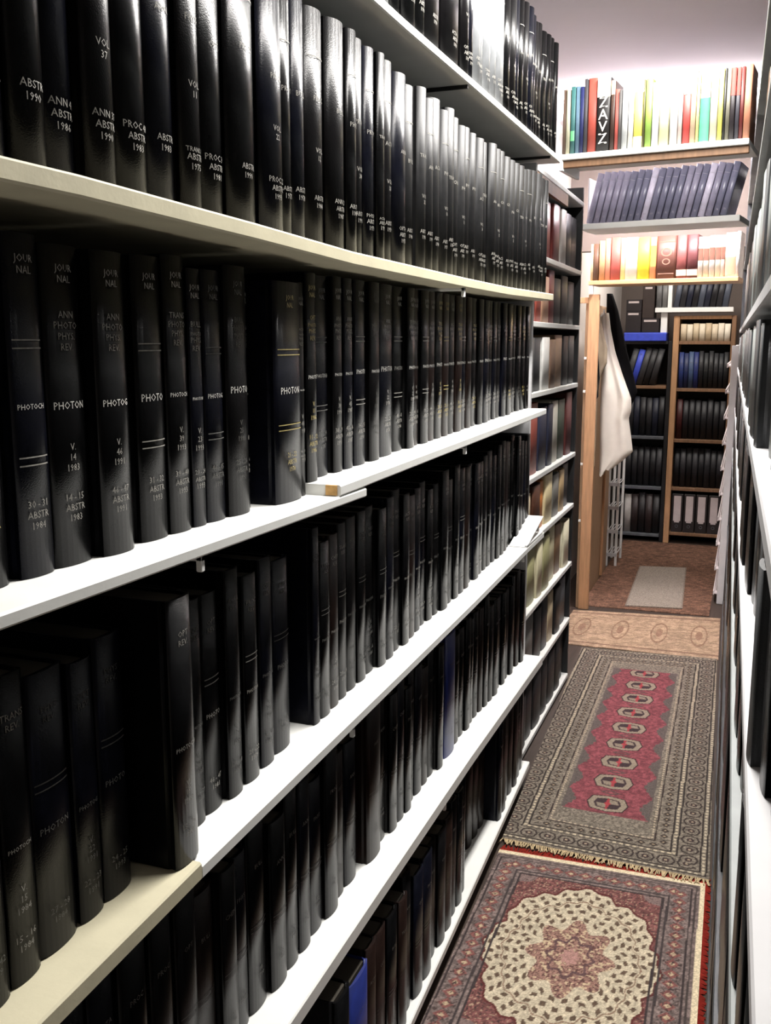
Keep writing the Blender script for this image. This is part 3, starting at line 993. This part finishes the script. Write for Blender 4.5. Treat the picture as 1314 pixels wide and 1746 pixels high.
# white rack on the far right
fr = empty('shelf_rack', (-.05, 6.4, 0))
tag(fr, 'pale slotted shelf rack on the right beyond the passage', 'rack')
for y in (5.72, 7.0):
    child(MB().box(-.112, -.062, y, y + .03, 0, 1.475, .003), 'upright', GREYWHITE, fr)
PINKW = mat('pinkish_white_board', (214, 204, 204), .55, .35, .05, 14)
for k in range(10):
    z = .06 + .145 * k
    mb = MB().box(-.128, .20, 5.7505, 6.9995, z - .010, z, .002)
    mb.box(-.134, -.128, 5.7505, 6.9995, z - .014, z + .010, .001)
    child(mb, 'shelf', PINKW, fr)
for k in range(9):
    z = .09 + .145 * k
    for i in range(3):
        y = 5.80 + i * .38
        o = MB()
        for q in range(4):
            o.box(-.118 + .002 * q, .10, y + .002 * q, y + .26 - .004 * q, z - .0295 + .017 * q, z - .0295 + .0168 * q + .016, .001)
        tag(o.build('paper_stack', cm((150 - 12 * (k % 3), 142 - 12 * (k % 3), 138 - 12 * (k % 3)))), 'stack of greyish papers, %s shelf up, %s pile of the pale right rack' % (ORD[k], ['nearest', 'middle', 'farthest'][i]), 'papers', 'paper stacks in the pale right rack')

# ------------------------------------------------------------------ right bookcase, seen edge-on
RTH = math.atan(.019)
case_r = empty('bookcase', (.028, 0, 0), RTH)
tag(case_r, 'grey shelving along the right edge seen almost edge-on', 'bookcase')


def rp(x, y, z=0):
    return Vector((.028 + x * math.cos(RTH) - y * math.sin(RTH), x * math.sin(RTH) + y * math.cos(RTH), z))


RY0, RY1 = .42, 5.15
RS = [.17, .57, .97, 1.17, 1.37, 1.555, 1.86, 2.17]
RC = [CHARCOAL, CHARCOAL, GREYMETAL, GREYWHITE, GREYWHITE, GREYWHITE, GREYMETAL, GREYMETAL]
for k, z in enumerate(RS):
    MB().box(0, .28, RY0, RY1, z - .018, z, .002).build('shelf', RC[k], case_r)
MB().box(.28, .29, RY0, RY1, 0, 2.45).build('back_panel', BLACKBOARD, case_r)
MB().box(.002, .28, RY1 + .0005, RY1 + .02, 0, 2.45).build('end_panel', CHARCOAL, case_r)
MB().box(.014, .028, RY0, RY1, .0, .151).build('plinth', BLACKBOARD, case_r)
RN = ['lowest', 'second-lowest', 'third-lowest', 'fourth-lowest', 'fourth-highest', 'third-highest', 'second-highest', 'highest']
RH = [.34, .34, .165, .165, .155, .255, .27, .26]
RMAT = [('black', BLACKS[0]), ('charcoal', CHARCOAL), ('grey', GREYCLOTH), ('dull black', BLACKS[1])]
RPICK = [[0, 3, 0], [0, 3, 0], [0, 1, 3], [0, 3, 1], [1, 2, 1], [2, 1, 2], [0, 3, 0], [0, 0, 3]]
# how far the spines stand back from the shelf edge, by shelf and distance
RIN = [[(0, .004)], [(0, .006)], [(0, .010), (.8, .003), (1.1, .012), (1.5, .004)],
       [(0, .024), (.70, .018), (.78, .0015), (.86, .010), (1.26, .018), (1.32, .003), (2, .004)],
       [(0, .026), (.62, .024), (.70, .0015), (.78, .012), (1.2, .020), (1.24, .002), (2, .004)],
       [(0, .012), (1.0, .008), (1.2, .018), (2, .012)], [(0, .002), (1.2, .002), (1.4, .012), (3, .02)], [(0, .002), (1.2, .002), (1.4, .014), (3, .02)]]


def inset0(k, y):
    pts = RIN[k]
    for (y0, a0), (y1, a1) in zip(pts, pts[1:]):
        if y <= y1:
            return a0 + (a1 - a0) * (y - y0) / (y1 - y0)
    return pts[-1][1]


for k, z in enumerate(RS):
    y = .44
    lst = []
    while y < 5.0:
        w = random.uniform(.045, .062) if (y < 1.3 and k > 1) else random.uniform(.13, .19)
        if y + w > 5.12:
            break
        lst.append((y, w))
        y += w + .0015
    n = len(lst)
    for i, (y, w) in enumerate(lst):
        nm, m = RMAT[RPICK[k][(i * 7 + i // 3) % 3]]
        inset = max(.001, inset0(k, y + w / 2) + random.uniform(-.003, .003))
        h = RH[k] * random.uniform(.92, 1)
        pos = ('nearest' if i == 0 else ORD[i] + ' nearest') if i < (n + 1) // 2 else ('farthest' if i == n - 1 else ORD[n - 1 - i] + ' farthest')
        book('box_file', '%s volume, %s on the %s shelf of the right bookcase' % (nm, pos, RN[k]), rp(inset, y + w / 2, z + .0003), math.pi + RTH, w, h, .2, m,  # these box_file objects stand for books
             bulge=.003, group='volumes on the %s shelf of the right bookcase' % RN[k], pages=False, cat='box file')  # books of the right case, simplified into box-file shapes

# ------------------------------------------------------------------ floor coverings


def rug_mesh(name, corners, nu, nv, fn, z, m, thick=.006, wave=.0, parent=None):
    """corners: near-left, near-right, far-right, far-left; fn(u, v) -> rgb array in sRGB 0-255."""
    nl, nr, frr, fl = [np.array(c) for c in corners]
    u, v = np.meshgrid(np.linspace(0, 1, nu), np.linspace(0, 1, nv))
    P = (nl[None, None] * ((1 - u) * (1 - v))[..., None] + nr * (u * (1 - v))[..., None] + frr * (u * v)[..., None] + fl * ((1 - u) * v)[..., None])
    zz = z + thick + wave * np.sin(v * 9 + u * 2) * np.sin(u * 5 + 1)
    verts = np.concatenate([P, zz[..., None]], -1).reshape(-1, 3)
    idx = np.arange(nu * nv).reshape(nv, nu)
    quads = np.stack([idx[:-1, :-1], idx[:-1, 1:], idx[1:, 1:], idx[1:, :-1]], -1).reshape(-1, 4)
    # skirt down to the floor
    rim = list(idx[0, :]) + list(idx[1:, -1]) + list(idx[-1, -2::-1]) + list(idx[-2:0:-1, 0])
    base = len(verts)
    low = verts[rim].copy()
    low[:, 2] = z
    verts = np.concatenate([verts, low])
    n = len(rim)
    skirt = [(rim[i], base + i, base + (i + 1) % n, rim[(i + 1) % n]) for i in range(n)]
    me = bpy.data.meshes.new(name)
    me.from_pydata(verts.tolist(), [], quads.tolist() + [tuple(int(q) for q in s) for s in skirt])
    me.update()
    rgb = fn(u, v)
    s = np.clip(rgb / 255.0, 0, 1)
    linc = np.where(s <= .04045, s / 12.92, ((s + .055) / 1.055) ** 2.4).reshape(-1, 3)
    linc = np.concatenate([linc, linc[rim]])
    at = me.color_attributes.new('weave', 'FLOAT_COLOR', 'POINT')
    at.data.foreach_set('color', np.concatenate([linc, np.ones((len(linc), 1))], 1).astype(np.float32).ravel())
    me.materials.append(m)
    o = bpy.data.objects.new(name, me)
    COL.objects.link(o)
    if parent:
        o.parent = parent
    return o


rng = np.random.default_rng(5)


def vnoise(u, v, fu, fv, seed):
    r = np.random.default_rng(seed)
    g = r.random((int(fv) + 3, int(fu) + 3))
    x, y = u * fu, v * fv
    i, j = np.floor(x).astype(int), np.floor(y).astype(int)
    a, b = x - i, y - j
    a, b = a * a * (3 - 2 * a), b * b * (3 - 2 * b)
    return (g[j, i] * (1 - a) + g[j, i + 1] * a) * (1 - b) + (g[j + 1, i] * (1 - a) + g[j + 1, i + 1] * a) * b


def put(img, mask, col):
    img[mask] = np.array(col, float)


def band_dots(img, coord, along_, c, half, period, size, col):
    m = (np.abs(coord - c) < half) & (np.abs(((along_ / period) % 1) - .5) < size)
    put(img, m, col)


def runner(u, v):
    W_, L_ = .655, 1.98
    x, y = (u - .5) * W_, v * L_           # metres
    left, right = -.622 + (-.700 + .622) * v, -.024 + (-.072 + .024) * v
    x = left + (right - left) * u - (-.350 - .026 * v)
    img = np.zeros(u.shape + (3,)) + np.array([116, 107, 96])
    nz = vnoise(u, v, 130, 390, 3)
    img *= (.72 + .5 * nz)[..., None]
    yc = L_ / 2
    ex, ey = np.abs(x), np.abs(y - yc)
    # distance inward from the edge, in metres
    dd = np.minimum(W_ / 2 - ex, L_ / 2 - ey)
    side = (W_ / 2 - ex) < (L_ / 2 - ey)
    al = np.where(side, y, x)
    # outer border motif bands
    for c, half, per, sz, colr in [(.020, .004, .020, .26, (170, 158, 136)), (.105, .004, .020, .26, (176, 162, 138)), (.172, .003, .017, .25, (168, 152, 130)),
                                   (.012, .0025, 1, 1, (48, 42, 40)), (.029, .0025, 1, 1, (46, 40, 38)), (.096, .0025, 1, 1, (46, 40, 38)), (.114, .0025, 1, 1, (46, 40, 38)), (.163, .002, 1, 1, (52, 42, 40))]:
        band_dots(img, dd, al, c, half, per, sz, colr)
    # octagons in the wide border
    t = (al / .058) % 1 - .5
    q = (dd - .062) / .028
    oc = np.maximum(np.abs(t * 2.1), np.abs(q)) + .35 * np.minimum(np.abs(t * 2.1), np.abs(q))
    inb = np.abs(q) < 1
    put(img, inb & (oc < 1.0) & (oc > .78), (54, 46, 44))
    put(img, inb & (oc < .40), (58, 46, 46))
    put(img, inb & (oc < .16), (150, 134, 114))
    # second smaller motif band
    t2 = (al / .036) % 1 - .5
    q2 = (dd - .138) / .016
    put(img, (np.abs(q2) < 1) & ((np.abs(t2) * 2 + np.abs(q2)) < .8), (58, 50, 46))
    put(img, (np.abs(q2) < 1) & ((np.abs(t2) * 2 + np.abs(q2)) < .3), (140, 124, 104))
    # field
    fx, y0, y1 = .140, .27, 1.71
    per = .166
    fy = (y - .345) / per
    tt = fy - np.round(fy)
    zig = np.floor(np.abs(tt) * 2 * 6) / 6
    fieldm = (ex < fx) & (y > y0) & (y < y1)
    red = np.array([120, 66, 71]) * 1.0
    put(img, fieldm, (88, 80, 76))
    redm = (y > y0) & (y < y1) & (ex < fx * (1.0 - .26 * (1 - zig)) ) & (ex < fx - .03 * (np.abs(tt) < .22))
    rn = vnoise(u, v, 70, 200, 8)
    img[redm] = red[None] * (.82 + .36 * rn[redm])[:, None]
    gx, gy = x / .072, tt * per / .062
    og = np.maximum(np.abs(gx), np.abs(gy)) * .72 + .36 * (np.abs(gx) + np.abs(gy)) * .72
    gm = (y > y0 + .01) & (y < y1 - .01)
    put(img, gm & (og < .92), (46, 36, 38))
    put(img, gm & (og < .86), (136, 124, 108))
    put(img, gm & (og < .60), (60, 48, 50))
    put(img, gm & (og < .50) & (np.sign(gx) * np.sign(gy) > 0), (128, 116, 102))
    put(img, gm & (np.abs(gx) < .06) & (og < .6), (140, 60, 64))
    put(img, gm & (og < .14), (150, 60, 64))
    # small diamonds between the medallions
    hx, hy = x / .035, (np.abs(tt) - .5) * per / .018
    put(img, redm & (np.abs(hx) + np.abs(hy) < 1) & (np.abs(hx) + np.abs(hy) > .55), (84, 66, 64))
    img *= (.86 + .28 * rng.random(u.shape))[..., None]
    return img


def medallion(u, v):
    W_, L_ = .62, 1.50
    x, y = (u - .5) * W_, v * L_
    left, right = -.583 + (-.616 + .583) * v, -.012 + (-.034 + .012) * v
    x = left + (right - left) * u + .322 + .012 * v
    cy = L_ - .455
    img = np.zeros(u.shape + (3,)) + np.array([112, 98, 94])
    n1 = vnoise(u, v, 90, 220, 12)
    n2 = vnoise(u, v, 160, 380, 13)
    img *= (.74 + .5 * n1)[..., None]
    ex = W_ / 2 - np.abs(x)
    ey = np.minimum(L_ - y, y)
    dd = np.minimum(ex, ey)
    side = ex < ey
    al = np.where(side, y, x)
    # inner field: dusty maroon fading into mauve grey corners
    r = np.sqrt((x / .27) ** 2 + ((y - cy) / .42) ** 2)
    fld = dd > .118
    ang = np.arctan2((y - cy) / 1.35, x)
    scal = 1 + .045 * np.cos(16 * ang)
    put(img, fld, (118, 100, 96))
    mar = fld & (r < .98 * scal)
    img[mar] = np.array([112, 74, 71])[None] * (.75 + .5 * n1[mar])[:, None]
    put(img, fld & (n2 > .80), (66, 52, 50))
    put(img, mar & (n2 < .2), (158, 132, 112))
    # medallion: cream with lattice of dark dots
    r2 = np.sqrt((x / .205) ** 2 + ((y - cy) / .305) ** 2)
    lobes = 1 + .075 * np.abs(np.cos(4 * ang)) - .05 + .02 * np.cos(24 * ang)
    cream = r2 < lobes
    img[cream] = np.array([186, 173, 150])[None] * (.88 + .2 * n1[cream])[:, None]
    put(img, (r2 >= lobes) & (r2 < lobes + .03), (88, 48, 46))
    for rr, cnt, sz in ((.93, 44, .24), (.84, 40, .26), (.74, 36, .28), (.64, 30, .28), (.55, 26, .28)):
        ph = ((ang / (2 * math.pi)) * cnt + (.5 if int(rr * 100) % 2 else 0)) % 1 - .5
        put(img, cream & (np.abs(r2 / lobes - rr) < .026) & (np.abs(ph) < sz * .85), (92, 76, 64))
    ring = cream & (np.abs(r2 / lobes - .79) < .008)
    put(img, ring, (128, 104, 88))
    # central rosette
    lob2 = .46 * (1 + .16 * np.cos(8 * ang))
    cen = r2 < lob2
    img[cen] = np.array([150, 116, 104])[None] * (.8 + .4 * n2[cen])[:, None]
    put(img, cen & (n2 > .62), (92, 66, 62))
    put(img, cen & (n1 < .3), (182, 160, 132))
    put(img, (r2 < lob2 * .56) & (r2 > lob2 * .48), (92, 70, 70))
    put(img, r2 < lob2 * .22, (160, 122, 114))
    # pendants at the sides of the medallion
    for sgn in (-1, 1):
        dx = np.sqrt(((x - sgn * .215) / .035) ** 2 + ((y - cy) / .085) ** 2)
        put(img, (dx < 1) & (r2 > lobes + .02) & fld, (168, 150, 120))
        put(img, (dx < .6) & (r2 > lobes + .02) & fld & (n2 > .45), (96, 70, 64))
    # borders
    put(img, (dd < .118) & (dd > .112), (60, 52, 52))
    put(img, (dd < .104) & (dd > .098), (64, 56, 56))
    t = (al / .04) % 1 - .5
    q = (dd - .072) / .024
    put(img, (np.abs(q) < .95) & (np.abs(t) * 1.6 + np.abs(q) < .8), (120, 78, 74))
    put(img, (np.abs(q) < .95) & (np.abs(t) * 1.6 + np.abs(q) < .35), (170, 150, 124))
    put(img, (np.abs(q) < .95) & (n2 > .74), (70, 58, 56))
    put(img, (dd < .046) & (dd > .041), (58, 50, 50))
    put(img, (dd < .034) & (dd > .030), (66, 58, 56))
    put(img, dd < .022, (206, 190, 160))
    put(img, dd < .003, (150, 60, 50))
    img *= (.86 + .28 * rng.random(u.shape))[..., None]
    return img


def tan_runner(u, v):
    img = np.zeros(u.shape + (3,)) + np.array([154, 130, 108])
    n = vnoise(u, v, 40, 40, 31)
    img *= (.86 + .28 * n)[..., None]
    t = (u * 4) % 1 - .5
    d = np.sqrt((t * 1.6) ** 2 + ((v - .5) * 1.3) ** 2)
    put(img, (d < .34) & (d > .29), (126, 100, 82))
    put(img, (d < .14), (134, 106, 88))
    put(img, np.abs(np.abs(v - .5) - .42) < .015, (120, 96, 80))
    img *= (.84 + .32 * rng.random(u.shape))[..., None]
    return img


def brown_carpet(u, v):
    img = np.zeros(u.shape + (3,)) + np.array([104, 78, 64])
    n = vnoise(u, v, 30, 90, 41)
    img *= (.8 + .4 * n)[..., None]
    img *= (.75 + .5 * rng.random(u.shape))[..., None]
    return img


def grey_mat(u, v):
    img = np.zeros(u.shape + (3,)) + np.array([150, 140, 128])
    img *= (.92 + .1 * np.sin(u * 120) * np.sin(v * 200))[..., None]
    put(img, (np.minimum(np.minimum(u, 1 - u), np.minimum(v, 1 - v) * 3) < .03), (120, 110, 100))
    img *= (.84 + .32 * rng.random(u.shape))[..., None]
    return img


WOOL = painted('wool_pile')


def fringe(p0, p1, out, n, m, parent, z, length=.022, rad=.0016, jitter=.5):
    mb = MB()
    p0, p1, out = Vector(p0), Vector(p1), Vector(out)
    for i in range(n):
        p = p0.lerp(p1, (i + .5) / n)
        l = length * random.uniform(.7, 1.15)
        d = (out + (p1 - p0).normalized() * random.uniform(-jitter, jitter)).normalized()
        mb.tube([(p.x, p.y, z + .004), (p.x + d.x * l * .5, p.y + d.y * l * .5, z + .0035), (p.x + d.x * l, p.y + d.y * l, z + .0015)], rad, 4)
    return mb.build('fringe', m, parent)


REDYARN = mat('red_yarn', (128, 40, 32), .95, .1, .25, 60)
TANYARN = mat('tan_yarn', (186, 166, 132), .95, .1, .2, 60)
rg = empty('runner_rug', (0, 0, 0))
tag(rg, 'narrow grey-brown runner rug with a red centre and a column of octagonal medallions', 'rug')
rc = [(-.622, 2.655), (-.024, 2.632), (-.072, 4.648), (-.700, 4.60)]
rug_mesh('pile', rc, 236, 700, runner, .0065, WOOL, .006, .0012, rg)
fringe((rc[0][0], rc[0][1], 0), (rc[1][0], rc[1][1], 0), (0, -1, 0), 150, TANYARN, rg, .0075, .026)
mg = empty('medallion_rug', (0, 0, 0))
tag(mg, 'nearest rug with a large cream scalloped medallion and red edge fringe', 'rug')
mc = [(-.583, 1.12), (-.012, 1.12), (-.034, 2.622), (-.616, 2.60)]
rug_mesh('pile', mc, 215, 520, medallion, .0003, WOOL, .006, .0, mg)
fringe((mc[1][0], mc[1][1], 0), (mc[2][0], mc[2][1], 0), (1, 0, 0), 330, REDYARN, mg, .0005, .016, .0022)
fringe((mc[3][0], mc[3][1], 0), (mc[2][0], mc[2][1], 0), (0, 1, 0), 170, REDYARN, mg, .0005, .03, .0022)
tg = rug_mesh('tan_rug', [(-.86, 4.655), (-.066, 4.66), (-.080, 5.40), (-.86, 5.29)], 200, 200, tan_runner, .0003, WOOL, .005)
tag(tg, 'plain tan rug between the red runner and the brown carpet', 'rug')
bc = rug_mesh('carpet', [(-.836, 5.41), (-.140, 5.43), (-.140, 7.38), (-.836, 7.38)], 150, 400, brown_carpet, .0003, WOOL, .004)
tag(bc, 'brown carpet covering the floor beyond the passage', 'carpet')
gm = rug_mesh('door_mat', [(-.598, 5.468), (-.286, 5.52), (-.329, 6.573), (-.628, 6.515)], 100, 240, grey_mat, .0045, WOOL, .005)
tag(gm, 'grey rectangular mat lying on the brown carpet', 'mat')

# ------------------------------------------------------------------ light


def area(name, loc, sx, sy, e, rot=(0, 0, 0), col=(1, .97, .93), spread=180):
    l = bpy.data.lights.new(name, 'AREA')
    l.shape = 'RECTANGLE'
    l.size, l.size_y = sx, sy
    l.energy = e
    l.color = col
    l.spread = R(spread)
    o = bpy.data.objects.new(name, l)
    COL.objects.link(o)
    o.location = loc
    o.rotation_euler = rot
    return o


area('ceiling_tube', (-.27, 2.15, 2.57), .10, 2.1, 95)
area('passage_tube', (-.38, 4.96, 2.52), .4, .10, 26, col=(1, .96, .93))
area('passage_tube_upward', (-.38, 4.80, 2.53), 1.0, .3, 75, rot=(math.pi, 0, 0), col=(1, .96, .96))
area('far_fill', (-.45, 6.5, 2.55), .4, .3, 26, col=(1, .94, .88))  # added lamp with no visible source, brightens the far room
w = bpy.data.worlds.new('world')
scene.world = w
w.use_nodes = True
w.node_tree.nodes['Background'].inputs[0].default_value = (.6, .62, .7, 1)
w.node_tree.nodes['Background'].inputs[1].default_value = .015

scene.view_settings.view_transform = 'Standard'
scene.view_settings.look = 'None'
scene.view_settings.exposure = 0.0
scene.cycles.max_bounces = 6
